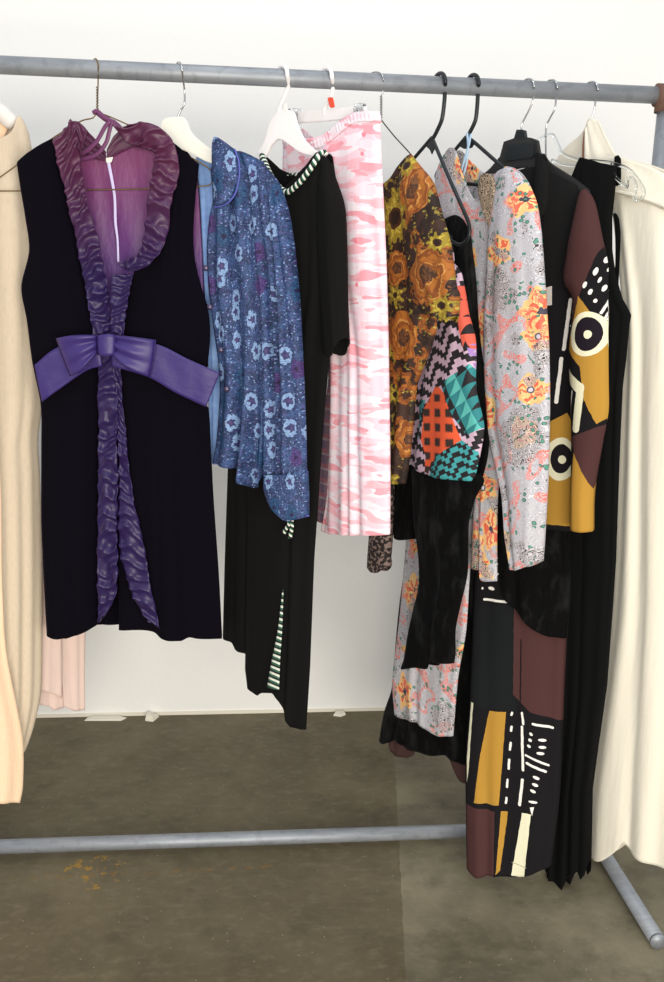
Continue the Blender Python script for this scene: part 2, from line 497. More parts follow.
# patchwork print
def patch_col():
    u, v = uvs(.003, 40)
    P = lambda x, y: gVEL.uv(x, y, .035)
    def loc(px, py, rot, su, sv):
        k = P(px, py); a, b = u-k[0], v-k[1]
        c, s = math.cos(rot), math.sin(rot)
        return (a*c+b*s)*(1/su), (b*c-a*s)*(1/sv)
    st = lambda x, n: op('FLOOR', x*n)*(1/n)
    def zig(rot, su, sv):
        a, b = loc(440, 340, rot, su, sv)
        a = st(a, 7.)
        return fr(b+ab(fr(a)-.5)*1.7) < .5
    black = (32, 28, 34)
    c = mix(zig(.45, .066, .034), black, (206, 178, 200))
    pl = lambda *q: poly(u, v, [P(*z) for z in q])
    # coral triangles over the shoulder
    a, b = loc(460, 300, .1, .027, .034); tri = fr(b)+ab(fr(a)-.5)*1.5 > .62
    c = layers(c, (pl((452, 286), (467, 286), (477, 345), (464, 352)), black), (pl((452, 286), (467, 286), (477, 345), (464, 352))*tri, (222, 98, 78)))
    a, b = loc(470, 360, -.25, .03, .02); 
    c = layers(c, (pl((466, 345), (478, 340), (482, 395), (474, 395))*(fr(st(b, 3.)+a*.3) < .6), (164, 128, 196)))
    # coral block with black squares
    A, B = loc(432, 420, .12, .040, .031)
    sqr = mx(ab(fr(A)-.5)+.05*sn(b*30), ab(fr(B)-.5)+.05*sn(a*30)) < .27
    m = mx(pl((423, 408), (437, 384), (448, 396), (463, 444), (452, 456), (427, 463), (420, 440)), pl((425, 458), (432, 460), (428, 474), (424, 472)))
    c = layers(c, (m, (236, 98, 58)), (m*sqr, (56, 44, 42)))
    # teal triangles
    m = pl((442, 384), (468, 364), (486, 424), (466, 436), (452, 410))
    A, B = loc(466, 400, .62, .032, .026)
    t = fr(A) > fr(B)
    c = layers(c, (m, (44, 128, 134)), (m*t*(fr(A*.5) > .5), (92, 186, 180)), (m*t*(fr(A*.5) < .5), black))
    # teal zigzag at the hem
    m = mx(pl((428, 478), (436, 458), (462, 440), (474, 452), (474, 488)), pl((410, 400), (424, 400), (416, 440), (410, 450)))
    a, b = loc(450, 465, .5, .05, .022); a2 = st(a, 5.)
    z = fr(b+ab(fr(a2)-.5)*1.7) < .5
    c = layers(c, (m, black), (m*z, (64, 160, 166)))
    return c
m_patch = material('zigzag patchwork print cotton', patch_col, .75, bump=.003, bump_fn=wrinkle(22, 7))
def crush(base, hi):
    def f():
        u, v = uvs(.02, 14); n = nse(u*24, v*9, 1, 5, .62)
        return mix(mx(mn((n-.5)*4.5, 1.), 0.)*.8, base, hi)  # smoky highlights of the crushed pile painted in as grey
    return f
m_bvelvet = material('crushed black velvet', crush((7, 7, 8), (34, 35, 36)), .85, sheen=.05, sheen_tint=(190, 190, 195), spec=.1, bump=.010, bump_fn=wrinkle(20, 9, .04))
m_cuff = material('black and beige print', lambda: mix(nse(*uvs(.01, 60), 110, 1) > .54, (34, 26, 28), (128, 110, 104)), .8)
m_brownl = material('dark brown cotton', (66, 42, 40), .9, bump=.003, bump_fn=wrinkle(24, 6, .1))
# paisley
def pais_col():
    u, v = uvs(.006, 40)
    n = nse(u, v, 30, 2, .5); n2 = nse(u+3, v+1, 34, 3, .55); big = nse(u+11, v, 15, 1)
    c = mix(fr(n*20) < .32, (176, 175, 184), (212, 212, 218))
    c = mix((fr(n2*26) < .16)*.7, c, (158, 156, 172))
    # amber blooms with coral hearts
    a, b, c1, c2, d = vor(u*(1/.105), v*(1/.10), .8)
    an = at2(b, a); r = d*(1+.13*cs(an*5)+(n2-.5)*.9)
    on = c1 < .30
    stroke = (ab(sn(an*4+n*9)) > .84)*(r > .08)*(r < .24)
    c = layers(c, (on*(r < .29), (240, 188, 124)), (on*(r < .25)*(fr(n*10) < .35), (244, 208, 150)), (on*stroke, (232, 104, 76)), (on*(d < .07), (84, 84, 104)), (on*(d < .04), (206, 202, 210)))
    P = lambda x, y: gPAI.uv(x, y, .03)
    S = abs(P(520, 300)[0]-P(510, 300)[0])/10; T = abs(P(515, 310)[1]-P(515, 300)[1])/10
    for px, py, rx, ry in ((527, 200, 15, 14), (541, 312, 15, 20), (489, 412, 11, 21), (502, 545, 12, 22), (457, 165, 9, 18), (478, 330, 8, 20), (410, 592, 13, 24), (400, 694, 12, 22), (460, 660, 12, 22), (476, 548, 9, 20), (489, 530, 8, 22)):
        k = P(px, py); xx = (u-k[0])*(1/(rx*S)); yy = (v-k[1])*(1/(ry*T)); q = hyp(xx, yy); aa = at2(yy, xx)
        q = q*(1+.12*cs(aa*5))+(n2-.5)*.8
        c = layers(c, (q < 1., (238, 192, 130)), ((q < .8)*(fr(n*10) < .35), (246, 212, 152)), ((ab(sn(aa*3.5+n*6)) > .70)*(q > .18)*(q < .78), (228, 104, 80)), (q < .16, (70, 64, 80)))
    # coral scribble flowers
    cor = (big > .57)*(big < .66)
    c = layers(c, (cor*(fr(n2*13+n*8) < .50), (232, 116, 100)))
    # dark penwork creatures
    pen = big < .36; pl = n2*17+n*11
    for px, py, rx, ry in ((500, 290, 15, 24), (524, 437, 19, 30), (542, 352, 8, 12), (440, 720, 15, 20), (533, 556, 10, 10), (468, 610, 6, 24), (406, 620, 8, 22)):
        pen = mx(pen, ell(u, v, P(px, py), rx*S, ry*T)+(n2-.5)*.9 < 1.)
    c = layers(c, (pen*.6, (206, 200, 204)), (pen*(fr(pl) < .36), (52, 46, 50)))
    # sprigs of green leaves
    a, b, k1, k2, dd = vor(u*95, v*95, .9)
    sp = (ab(fr(nse(u, v, 10, 1)*5)-.5) < .12)*(k1 > .5)
    c = layers(c, (sp*(dd < .36), (60, 74, 72)), (sp*(dd < .25), (84, 150, 130)))
    return c
m_pais = material('lilac grey flower and dragon print', pais_col, .65, bump=.004, bump_fn=wrinkle(22, 6))
m_paisc = material('brown penwork print', lambda: mix(fr(nse(*uvs(.01, 60), 60, 3)*12) < .5, (60, 48, 42), (176, 158, 136)), .7)
# mudcloth
MB = (22, 20, 24); MUST = (176, 134, 56); CRM = (226, 224, 196); BRN = (74, 47, 47); OFFW = (232, 230, 226)
def mud_sleeve():
    u, v = uvs(.0022, 60)
    P = lambda x, y: gMUD.uv(x, y, .034)
    pl = lambda *q: poly(u, v, [P(*z) for z in q])
    S = abs(P(590, 330)[0]-P(580, 330)[0])/10; T = abs(P(585, 340)[1]-P(585, 330)[1])/10
    el = lambda x, y, rx, ry, rot=0: ell(u, v, P(x, y), rx*S, ry*T, rot) < 1
    sg = lambda x0, y0, x1, y1, w: seg(u, v, P(x0, y0), P(x1, y1), w*T)
    c = layers(MB, (half(u, v, P(582, 298), P(604, 238)) > 0, BRN), (pl((540, 150), (640, 150), (640, 232), (604, 238), (582, 298), (560, 281), (560, 180)), BRN))
    for x, y, rx, ry in ((604.5, 259, 2.4, 3.8), (597, 271.5, 2.3, 4), (606, 269, 1.4, 2.8), (600, 280, 1.4, 3), (588, 285, 2.2, 3.4), (603, 288, 1.8, 3.4), (593, 292, 2.3, 2.8), (597, 301, 1.8, 2)):
        c = mix(el(x, y, rx*.8, ry, -.3), c, OFFW)
    for q in ((607, 297, 601, 313, 1.1), (608, 306, 603, 318, .9), (606, 325, 604, 340, .8), (605, 318, 603, 322, .8)): c = mix(sg(*q), c, OFFW)
    must = mx(mx(pl((582, 296), (600, 322), (610, 346), (568, 350)), pl((568, 348), (583, 366), (610, 366), (610, 344))), mx(pl((583, 364), (587, 400), (610, 412), (610, 362)), pl((587, 398), (597.5, 424), (610, 414), (610, 396))))
    c = layers(c, (must, MUST), (el(589.5, 334, 17, 22.5), CRM), (el(590, 334, 12, 17), (28, 22, 32)), (el(590.5, 334.5, 3.6, 4.2), CRM))
    c = layers(c, (sg(567, 374, 583, 388, 5.4), CRM), (sg(584, 387, 579, 428, 4.4), CRM), (sg(574.5, 391, 569, 418, 1.0), OFFW))
    c = layers(c, (pl((573, 437), (605, 424), (603, 455), (593, 496), (583, 470)), BRN), (pl((575, 447), (586, 474), (593, 497), (592, 540), (566, 540), (571, 500)), MUST))
    return c
def mud_front():
    u, v = uvs(.0022, 60)
    P = lambda x, y: gMUD.uv(x, y, .02)
    pl = lambda *q: poly(u, v, [P(*z) for z in q])
    S = abs(P(570, 330)[0]-P(560, 330)[0])/10; T = abs(P(565, 340)[1]-P(565, 330)[1])/10
    el = lambda x, y, rx, ry, rot=0: ell(u, v, P(x, y), rx*S, ry*T, rot) < 1
    sg = lambda x0, y0, x1, y1, w: seg(u, v, P(x0, y0), P(x1, y1), w*T)
    c = layers((20, 20, 21), (v < P(560, 290)[1], MB))
    for q in ((568.5, 300, 562, 349, 2.0), (560, 359, 555.5, 402, 2.0), (569, 384, 570, 402, .8)): c = mix(sg(*q), c, OFFW)
    c = layers(c, (el(575, 312, 5, 8), OFFW), (el(576, 312, 3, 5), MB), (sg(569, 326, 573, 328, 1.2), OFFW), (sg(571, 338, 576, 342, 1.2), OFFW))
    c = layers(c, (pl((546, 424), (565, 413), (572, 430), (572, 528), (546, 524)), MUST), (el(559, 459.5, 14, 23), CRM), (el(559.5, 459, 9.5, 15.5), (26, 22, 28)), (el(560.5, 460, 3.6, 4.4), CRM))
    c = layers(c, (pl((546, 288), (552, 286), (552, 305), (546, 306)), (206, 200, 196)))
    return c
def mud_skirt():
    u, v = uvs(.0022, 60)
    P = lambda x, y: gMUS.uv(x, y, .018)
    pl = lambda *q: poly(u, v, [P(*z) for z in q])
    S = abs(P(520, 730)[0]-P(510, 730)[0])/10; T = abs(P(515, 740)[1]-P(515, 730)[1])/10*.86
    el = lambda x, y, rx, ry, rot=0: ell(u, v, P(x, y), rx*S, ry*T, rot) < 1
    sg = lambda x0, y0, x1, y1, w: seg(u, v, P(x0, y0), P(x1, y1), w*T)
    c = layers(MB, (pl((468, 604), (516, 606), (516, 712), (465, 705)), (22, 25, 27)), (pl((514, 590), (566, 590), (566, 724), (540, 722), (530, 712), (513, 706)), BRN))
    c = layers(c, (sg(521, 640, 520, 712, .8), (24, 16, 20)))
    # dashes above the plain block
    for q in ((478, 559, 516, 556, 1.4), (476, 565, 512, 563, 1.2), (484, 600, 510, 602, 1.5)): c = mix(sg(*q), c, OFFW)
    for x, y, a, b in ((508, 572, 4, 1.6), (508, 580, 4, 1.6), (507, 589, 3.6, 2), (491, 589, 3.4, 2), (482, 589, 1, 1.6), (497, 574, 2, 1.4)): c = mix(el(x, y, a, b), c, OFFW)
    # band of strips
    c = layers(c, (pl((470, 704), (477, 706), (468, 770), (466, 800), (465.5, 760)), CRM), (pl((489, 711), (506, 712), (499, 805), (474, 803), (480, 755)), MUST))
    for y0, y1, x in ((713, 715, 512), (727, 731, 511.5), (743, 750, 510.5), (760, 769, 509), (780, 787, 507.5), (798, 803, 506.5)): c = mix(sg(x, y0, x-.6, y1, 1.3), c, OFFW)
    for q in ((522, 713, 523.5, 724, 1.3), (522, 727, 523, 770, 1.5), (522.5, 780, 519.5, 805, 1.7), (533, 724, 552, 729, 1.4), (526, 755, 548, 767, 1.2), (527, 763, 545, 773, 1.4)): c = mix(sg(*q), c, OFFW)
    for x, y, a, b, r in ((531, 734, 2, 1.6, .5), (530, 740, 2, 1.6, .5), (529, 746, 2, 1.6, .5), (542, 741, 4, 1.7, 0), (542, 748, 3.6, 1.7, 0), (540, 754, 3.6, 1.7, 0), (536, 778, 3.6, 1.7, .3), (535, 785, 3.2, 1.7, .3), (533, 791, 3, 1.7, .3), (533, 802, 4.4, 1.5, 0)): c = mix(el(x, y, a, b, -r), c, OFFW)
    c = layers(c, (pl((530, 807), (534, 807), (532, 816)), OFFW))
    # foot of the skirt
    c = layers(c, (pl((462, 806), (495, 811), (494, 880), (462, 880)), BRN), (pl((501, 811), (508, 812), (500, 870), (496, 874)), MUST), (pl((522, 813), (531, 814), (524, 878), (511, 876)), CRM), (sg(512, 863, 526, 868, .5), (170, 168, 140)))
    return c
mudb = wrinkle(24, 6, .12)
m_muds = material('mudcloth sleeve cotton', mud_sleeve, .9, bump=.002, bump_fn=mudb, spec=.2)
m_mudf = material('mudcloth front cotton', mud_front, .9, bump=.002, bump_fn=mudb, spec=.2)
m_mudk = material('mudcloth skirt cotton', mud_skirt, .9, bump=.002, bump_fn=mudb, spec=.2)
m_collar = material('black wool', (24, 24, 25), .95, spec=.15, bump=.002, bump_fn=mudb)
m_jersey = material('black jersey', (10, 11, 12), .95, spec=.15, bump=.003, bump_fn=wrinkle(20, 4))
m_wool = material('cream wool', lambda: mix(nse(*uvs(), 300, 2), (228, 222, 206), (240, 236, 222)), .95, sheen=.1, bump=.003, bump_fn=wrinkle(18, 4, .06))
def struct(name, verts, faces, mat):
    me = bpy.data.meshes.new(name); me.from_pydata(verts, [], faces); me.update()
    o = link(name, me, mat, smooth=False); o['kind'] = 'structure'; return o
def box(bm, x0, x1, y0, y1, z0, z1):
    r = bmesh.ops.create_cube(bm, size=1)
    for v in r['verts']: v.co = Vector((x0+(v.co.x+.5)*(x1-x0), y0+(v.co.y+.5)*(y1-y0), z0+(v.co.z+.5)*(z1-z0)))
bm = bmesh.new(); box(bm, -3.2, 3.6, WALL, WALL+.12, -.0, 3.2)
o = link('wall_back', bm_mesh(bm, 'wall_back'), m_wall, smooth=False); o['kind'] = 'structure'
bm = bmesh.new(); box(bm, -3.2, 3.6, -3.6, WALL+.12, -.1, 0)
o = link('floor', bm_mesh(bm, 'floor'), m_floor, smooth=False); o['kind'] = 'structure'
bm = bmesh.new(); box(bm, -3.2, 3.6, WALL-.004, WALL, 0, .011)
o = link('baseboard_back', bm_mesh(bm, 'baseboard_back'), m_caulk, smooth=False); o['kind'] = 'structure'

# scraps of plaster by the wall
def scrap(name, label, pts, h, seed):
    p0 = on_z(*pts[0], 0); bm = bmesh.new(); rnd = random.Random(seed)
    lo = [bm.verts.new(on_z(x, y, 0)+Vector((0, 0, .0004))) for x, y in pts]
    c = sum((v.co for v in lo), Vector())/len(lo)
    hi = [bm.verts.new(c.lerp(v.co, .8)+Vector((0, 0, h*rnd.uniform(.5, 1)))) for v in lo]
    n = len(lo)
    for i in range(n): bm.faces.new([lo[i], lo[(i+1) % n], hi[(i+1) % n], hi[i]])
    bm.faces.new(hi); bm.faces.new(list(reversed(lo)))
    bmesh.ops.recalc_face_normals(bm, faces=bm.faces)
    for v in bm.verts: v.co.y = min(v.co.y, WALL-.008)
    o = link(name, bm_mesh(bm, name), m_caulk, smooth=False); o['label'] = label; o['category'] = 'scrap'; o['group'] = 'scraps on the floor by the wall'
scrap('plaster_scrap', 'flat off-white strip of plaster on the floor at the wall behind the pale coat', [(84, 721), (88, 716), (122, 715), (127, 718), (121, 721)], .006, 1)
scrap('plaster_scrap', 'small crumpled white scrap on the floor by the wall, right of the flat strip', [(145, 721), (148, 715), (155, 714), (159, 717), (153, 722)], .02, 2)
scrap('plaster_scrap', 'tiny white plaster chip on the floor by the wall near the black maxi hem', [(333, 716), (335, 713), (344, 712), (346, 715), (341, 717)], .012, 3)

# ------------------------------------------------------------------ the pipe rack
XR, XL, ZB = .846, -1.12, .03
rack = thing('clothes_rack', 'galvanised grey pipe clothes rack with rusty corner joint standing on the concrete floor', 'clothes rack', (XR, 0, 0))
tubes('top_rail', m_galv, rack, [[(XL, 0, ZR), (XR, 0, ZR)]], RR, n=28, res=2)
tubes('bottom_rail', m_galv, rack, [[(XL, 0, ZB), (XR, 0, ZB)]], RR, n=28, res=2)
for x in (XR, XL):
    tubes('upright', m_galv, rack, [[(x, 0, ZB), (x, 0, ZR)]], RR, n=28, res=2)
    f = tubes('foot', m_galv, rack, [[(x, -.372, RR+.001), (x, .40, RR+.001)]], RR, n=28, res=2)
    tubes('end_cap', m_galv, f, [[(x, -.378, RR+.001), (x, -.371, RR+.001)]], RR*1.02, n=24, res=1)
    j = tubes('corner_joint', m_rust, rack, [[(x-math.copysign(.024, x), 0, ZR), (x+math.copysign(.012, x), 0, ZR)], [(x, 0, ZR+.012), (x, 0, ZR-.032)]], RR+.006, n=24, res=2, label='rusty brown corner joint')
    tubes('tee_joint', m_rust, rack, [[(x-math.copysign(.03, x), 0, ZB), (x, 0, ZB)], [(x, -.03, ZB-.006), (x, .03, ZB-.006)]], RR+.004, n=24, res=2)

# ------------------------------------------------------------------ 1 cream coat at the far left
g = gCREAM
hg = thing('padded_hanger', 'white padded satin hanger inside the cream linen coat at far left', 'hanger', g.P(-30, 110))
tubes('padded_arm', m_pad, hg, [[g.P(-86, 138), g.P(-60, 118), g.P(-30, 108), g.P(-4, 110), g.P(13, 124)]], lambda t: .016+.006*math.sin(PI*t), n=16)
hook('hook', g, m_chrome, hg, [(-30, 108), (-30, 92)], .0015)
co = thing('linen_coat', 'long cream linen coat with peach front hanging at the far left edge', 'coat', g.P(-30, 112))
cloth('body', g, m_linen, co, tube_body(
    [(-100, 150), (-72, 120), (-60, 128), (-30, 146), (0, 138), (9, 131), (16, 117), (29, 137)],
    [(33, 160), (36, 200), (39, 260), (41, 330), (42, 400), (38, 440), (40, 480), (42, 560), (42, 640), (41, 690), (34, 725)],
    [(-112, 760), (-60, 770), (0, 764), (26, 748)], [(-104, 240), (-106, 400), (-108, 600)], d=.028,
    wf=folds(9, .007, 1.3, .3), back_top=[(-100, 150), (-74, 116), (-30, 108), (14, 115), (29, 137)], wb=folds(6, .005, .4)))
cloth('front_panel', g, m_peach, co, [dict(
    top=[(-58, 142), (-40, 150), (-20, 152)], right=[(-8, 250), (-2, 420), (1, 500), (2, 580), (6, 650), (16, 702), (23, 742), (23, 785)],
    bottom=[(-90, 806), (-40, 810), (0, 803), (20, 803)], left=[(-66, 300), (-74, 480), (-84, 650)], off=.050, wf=folds(5, .006, .5, .3))], label='peach front panel')
cloth('back_tail', g, m_palepink, co, [
    dict(top=[(26, 560), (40, 555), (60, 552)], right=[(61, 600), (62, 660)], bottom=[(26, 690), (44, 691), (62, 698)], left=[(25, 620)], off=-.02, wf=folds(2, .003, 1)),
    dict(top=[(30, 560), (48, 556), (66, 556)], right=[(65, 640)], bottom=[(32, 703), (48, 706), (54, 710), (65, 707)], left=[(30, 620)], off=-.035, wf=folds(3, .004, 1)),
    dict(top=[(58, 545), (74, 540), (88, 541)], right=[(86, 600), (85, 660)], bottom=[(64, 707), (74, 711), (85, 710)], left=[(59, 600), (61, 660)], off=-.028, wf=folds(2, .004, 2))], weld=False, label='pale pink back tail of the coat')
cloth('neck_lining', g, m_peach, co, [dict(top=[(-62, 128), (-30, 114), (8, 120)], right=[(9, 126)], bottom=[(-50, 152), (-30, 158), (2, 142)], left=[(-56, 140)], off=-.012)], label='peach neck lining')

# ------------------------------------------------------------------ 2 purple velvet dress
g = gPUR
hg = thing('wire_hanger', 'gilt wire hanger with twisted neck holding the purple velvet dress', 'hanger', g.P(98, 112), 'wire hangers')
hook('hook', g, m_wire, hg, [(97, 113), (97.5, 100), (98, 86)], .0013)
tubes('twist', m_wired, hg, [[g.P(97.3+1.1*math.sin(k*1.6), 112-k*.72, .0016*math.cos(k*1.6)) for k in range(36)]], .0009, n=6, res=140)
tubes('frame', m_wire, hg, [[g.P(97, 112), g.P(93, 118), g.P(80, 121.5), g.P(50, 140), g.P(17, 165), g.P(-9, 184), g.P(-11, 189), g.P(-4, 191), g.P(50, 190.5), g.P(147, 189), g.P(205, 186), g.P(212, 182), g.P(212, 172), g.P(199, 162), g.P(150, 135), g.P(113, 118), g.P(97, 112)]], .0013, n=8, res=140)
dr = thing('velvet_dress', 'sleeveless dark velvet dress with purple satin ruffle and bow, hung facing front', 'dress', g.P(100, 115))
R_lf = [(53, 139), (63, 182), (74.5, 232), (83, 278), (94.5, 328), (99.4, 376), (99, 420), (98.3, 484), (98, 560), (97.6, 624)]
cloth('bodice_and_skirt', g, m_velvet, dr, [
    # front left, front right, back
    dict(top=[(17, 163), (34, 151), (53, 138.5)], right=R_lf[1:-1], bottom=[(47, 636), (60, 637.5), (80, 633), (97.6, 624.5)],
         left=[(21, 190), (25, 214), (29.5, 250), (21.5, 287), (27, 320), (32.5, 362), (41, 405), (41.5, 450), (41.5, 520), (44, 580)], off=.012, bulge=.012, expo=.7, wf=folds(3, .004, .7, .5)),
    dict(top=[(158, 136), (174, 143), (199, 164)], right=[(195, 200), (193, 235), (195, 262), (201, 286), (208, 309), (210, 340), (204, 403), (209, 412), (213, 492), (218.5, 571)],
         bottom=[(119, 630), (138, 629), (155, 629.5), (163, 637), (181, 639.5), (190, 635), (200, 637), (222, 638.5)],
         left=[(157, 172), (153, 205), (146, 242), (135, 270), (128, 300), (122, 333), (119, 376), (119, 450), (119, 540)], off=.012, bulge=.012, expo=.7, wf=folds(4, .004, .2, .5)),
    dict(top=[(19, 166), (52, 142), (66, 180), (82, 222), (107, 240), (140, 222), (160, 160), (176, 142), (200, 167)], right=[(203, 200), (206, 240), (209, 300), (210, 340), (204, 403), (209, 412), (213, 492), (218.5, 571)],
         bottom=[(47, 634), (97, 626), (110, 626), (159, 626), (222, 636)], left=[(23, 190), (26, 214), (30, 250), (22, 287), (27, 320), (32.5, 362), (41, 405), (41.5, 520)], off=-.03, bulge=.008, back=True, wf=folds(4, .004, .2, .5))])
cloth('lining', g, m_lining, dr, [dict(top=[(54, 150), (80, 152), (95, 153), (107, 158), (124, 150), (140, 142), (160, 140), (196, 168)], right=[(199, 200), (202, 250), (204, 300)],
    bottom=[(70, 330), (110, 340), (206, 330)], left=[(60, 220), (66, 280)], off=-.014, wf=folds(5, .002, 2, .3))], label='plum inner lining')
z = cloth('zip', g, m_zip, dr, [dict(top=[(106.6, 161), (110, 161)], right=[(115.8, 195), (116.8, 222), (118.6, 240)], bottom=[(117.4, 262), (119.4, 262)], left=[(113.2, 195), (114.2, 222), (116.6, 240)], off=-.0085, wf=lambda s, t: .0006*math.sin(t*250), step=1)], label='lilac zip down the back')
cloth('zip_pull', g, m_white, z, [dict(top=[(106, 158), (113, 157)], right=[(112, 161)], bottom=[(107, 163), (111, 162.5)], left=[(106, 161)], off=-.0075, step=1)])
# frills
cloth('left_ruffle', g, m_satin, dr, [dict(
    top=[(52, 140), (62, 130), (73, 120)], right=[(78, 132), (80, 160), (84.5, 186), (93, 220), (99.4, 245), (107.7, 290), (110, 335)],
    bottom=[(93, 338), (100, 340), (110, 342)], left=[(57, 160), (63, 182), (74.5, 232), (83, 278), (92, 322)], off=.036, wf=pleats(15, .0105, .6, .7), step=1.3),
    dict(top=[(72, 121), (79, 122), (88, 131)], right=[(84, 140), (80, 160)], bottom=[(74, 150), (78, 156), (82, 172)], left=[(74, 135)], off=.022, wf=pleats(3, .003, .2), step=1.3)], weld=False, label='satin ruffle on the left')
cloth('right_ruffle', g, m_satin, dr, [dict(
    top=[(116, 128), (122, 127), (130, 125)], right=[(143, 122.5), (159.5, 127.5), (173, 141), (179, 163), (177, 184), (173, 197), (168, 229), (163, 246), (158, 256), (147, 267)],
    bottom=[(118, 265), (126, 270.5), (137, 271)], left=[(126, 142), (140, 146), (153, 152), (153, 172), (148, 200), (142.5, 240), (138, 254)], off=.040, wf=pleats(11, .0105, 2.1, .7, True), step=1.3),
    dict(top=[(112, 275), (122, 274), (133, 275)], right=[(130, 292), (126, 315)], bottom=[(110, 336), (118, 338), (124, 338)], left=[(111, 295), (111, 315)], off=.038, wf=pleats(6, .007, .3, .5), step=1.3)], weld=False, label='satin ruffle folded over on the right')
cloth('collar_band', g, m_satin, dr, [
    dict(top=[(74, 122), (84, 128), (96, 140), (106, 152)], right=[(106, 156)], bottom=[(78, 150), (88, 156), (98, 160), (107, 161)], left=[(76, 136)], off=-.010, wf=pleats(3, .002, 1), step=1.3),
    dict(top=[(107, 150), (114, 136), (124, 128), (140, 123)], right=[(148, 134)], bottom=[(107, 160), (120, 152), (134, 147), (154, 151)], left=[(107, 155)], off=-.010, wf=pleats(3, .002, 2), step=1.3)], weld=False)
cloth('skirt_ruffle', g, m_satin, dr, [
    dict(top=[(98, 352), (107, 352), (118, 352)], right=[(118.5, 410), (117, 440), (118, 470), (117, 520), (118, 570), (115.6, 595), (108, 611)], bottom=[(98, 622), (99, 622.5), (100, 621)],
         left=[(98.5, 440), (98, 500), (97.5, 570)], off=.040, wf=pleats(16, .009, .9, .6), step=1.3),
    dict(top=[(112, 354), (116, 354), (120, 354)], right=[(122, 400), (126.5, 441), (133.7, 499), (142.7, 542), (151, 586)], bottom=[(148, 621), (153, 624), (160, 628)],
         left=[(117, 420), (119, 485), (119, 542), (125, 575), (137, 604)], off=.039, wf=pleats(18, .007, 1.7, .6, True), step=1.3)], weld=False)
sb = lambda *q: [g.P(x, y, o) for x, y, o in q]
tubes('neck_strap', m_strap, dr, [sb((93, 113, .006), (97, 111, .008), (104, 117, .012), (111, 121, .012), (122, 133, .008), (136, 143, 0)), sb((97, 113, .002), (106, 120, .004), (114, 122, .004), (126, 133, 0), (142, 146, -.004)),
    sb((110, 121, .016), (105, 127, .014), (97, 141, .010), (88, 150, .006), (79, 155, 0)), sb((112, 121, .014), (110, 128, .012), (106, 143, .010), (96, 155, .006), (80, 160, 0))], .0042, n=8, flat=(g.n, .35))
cloth('belt', g, m_belt, dr, [
    dict(top=[(34.5, 365), (58, 347), (100, 339)], right=[(101, 356)], bottom=[(42, 402), (84, 372), (102, 366)], left=[(38, 384)], off=.050, wf=folds(1, .003, 1, 0)),
    dict(top=[(110, 339), (156, 344), (188, 359), (220, 373)], right=[(213, 390)], bottom=[(112, 366), (149, 377.5), (176, 393), (206, 407)], left=[(111, 354)], off=.050, wf=folds(1, .003, 2, 0))], weld=False, label='wide indigo satin belt')
def loop(ph, sgn):
    def f(s, t):
        x = s if sgn > 0 else 1-s
        return .016*math.sin(PI*min(1, .15+x*.75))+.005*math.sin(2*PI*t*2.2+ph)*(1-x)
    return f
bw = cloth('bow', g, m_belt, dr, tube_body([(57, 338), (76, 335), (98, 335)], [(98, 344)], [(71, 376), (84, 370), (98, 353)], [(63, 356)], off=.056, d=.004, wf=loop(.4, -1), wb=lambda s, t: 0)
    + tube_body([(114, 335), (134, 337), (156, 340)], [(154, 358)], [(114, 354), (128, 366), (150, 377)], [(114, 345)], off=.056, d=.004, wf=loop(1.5, 1), wb=lambda s, t: 0), label='flat indigo satin bow')
cloth('knot', g, m_belt, bw, tube_body([(97, 335.5), (106, 334), (116, 335)], [(116, 345)], [(98, 355), (106, 356), (115, 355)], [(97, 345)], off=.068, d=.007, wf=folds(2, .0015, .6, 0)))

# ------------------------------------------------------------------ 3 blue blouse
g = gBLU
hg = thing('plastic_hanger', 'white moulded plastic hanger with metal hook holding the blue blouse', 'hanger', g.P(180, 122), 'white plastic hangers')
hook('hook', g, m_chrome, hg, [(178, 124), (177.5, 118), (181, 110), (184.5, 103), (184.5, 90)], .0019)
plate('body', g, m_white, hg, [(163, 121), (168, 118), (183, 117.5), (187, 121), (191, 132), (200, 141), (214, 151), (240, 162), (258, 172), (258, 178), (236, 171), (210, 163), (190, 153), (178, 149), (162, 153), (140, 161), (118, 172), (116, 166), (140, 151), (156, 140)], .009)
bl = thing('blue_blouse', 'navy blue floral cotton blouse with open button front and lavender piped collar', 'blouse', g.P(215, 150))
cloth('back', g, m_bluein, bl, [dict(top=[(196, 158), (206, 150), (222, 148)], right=[(222, 250), (222, 400)], bottom=[(206, 463), (213, 464), (230, 466)], left=[(200, 200), (204, 280), (207, 330), (209, 400)], off=-.012, wf=folds(2, .004, .4, .3))], label='pale blue inside')
cloth('front', g, m_blue, bl, [dict(
    top=[(211, 172), (220, 158), (240, 153), (262, 162)], right=[(278, 200), (280, 300), (272, 400), (267, 450)],
    bottom=[(213, 463), (228, 464), (240, 468), (245, 481), (253, 488), (260, 486), (265, 470)],
    left=[(213, 200), (209.5, 218), (207, 250), (208.5, 285), (211, 306), (214, 330), (219, 365), (220, 395), (217, 438)], off=.012, bulge=.014, wf=folds(4, .026, 1.1, .2, .1)),
    dict(top=[(211, 172), (220, 156), (240, 151), (264, 162)], right=[(280, 250), (275, 400)], bottom=[(216, 460), (240, 466), (264, 476)], left=[(214, 300), (220, 400)], off=-.018, back=True)], weld=False)
cloth('sleeve', g, m_blue, bl, tube_body([(248, 156), (264, 165), (280, 184)], [(289, 212), (295, 250), (300, 300), (304, 380), (306, 430), (307, 472)],
    [(263, 474), (274, 473), (290, 471), (308, 472)], [(254, 230), (261, 300), (264, 400)], off=.018, d=.024, wf=folds(3, .013, 2.2, .4), tap=.1))
cloth('cuff', g, m_blue, bl, tube_body([(263, 474), (280, 473), (308, 471)], [(309, 494)], [(269, 501), (278, 511), (290, 519), (309, 515)], [(264, 490)], off=.019, d=.020))
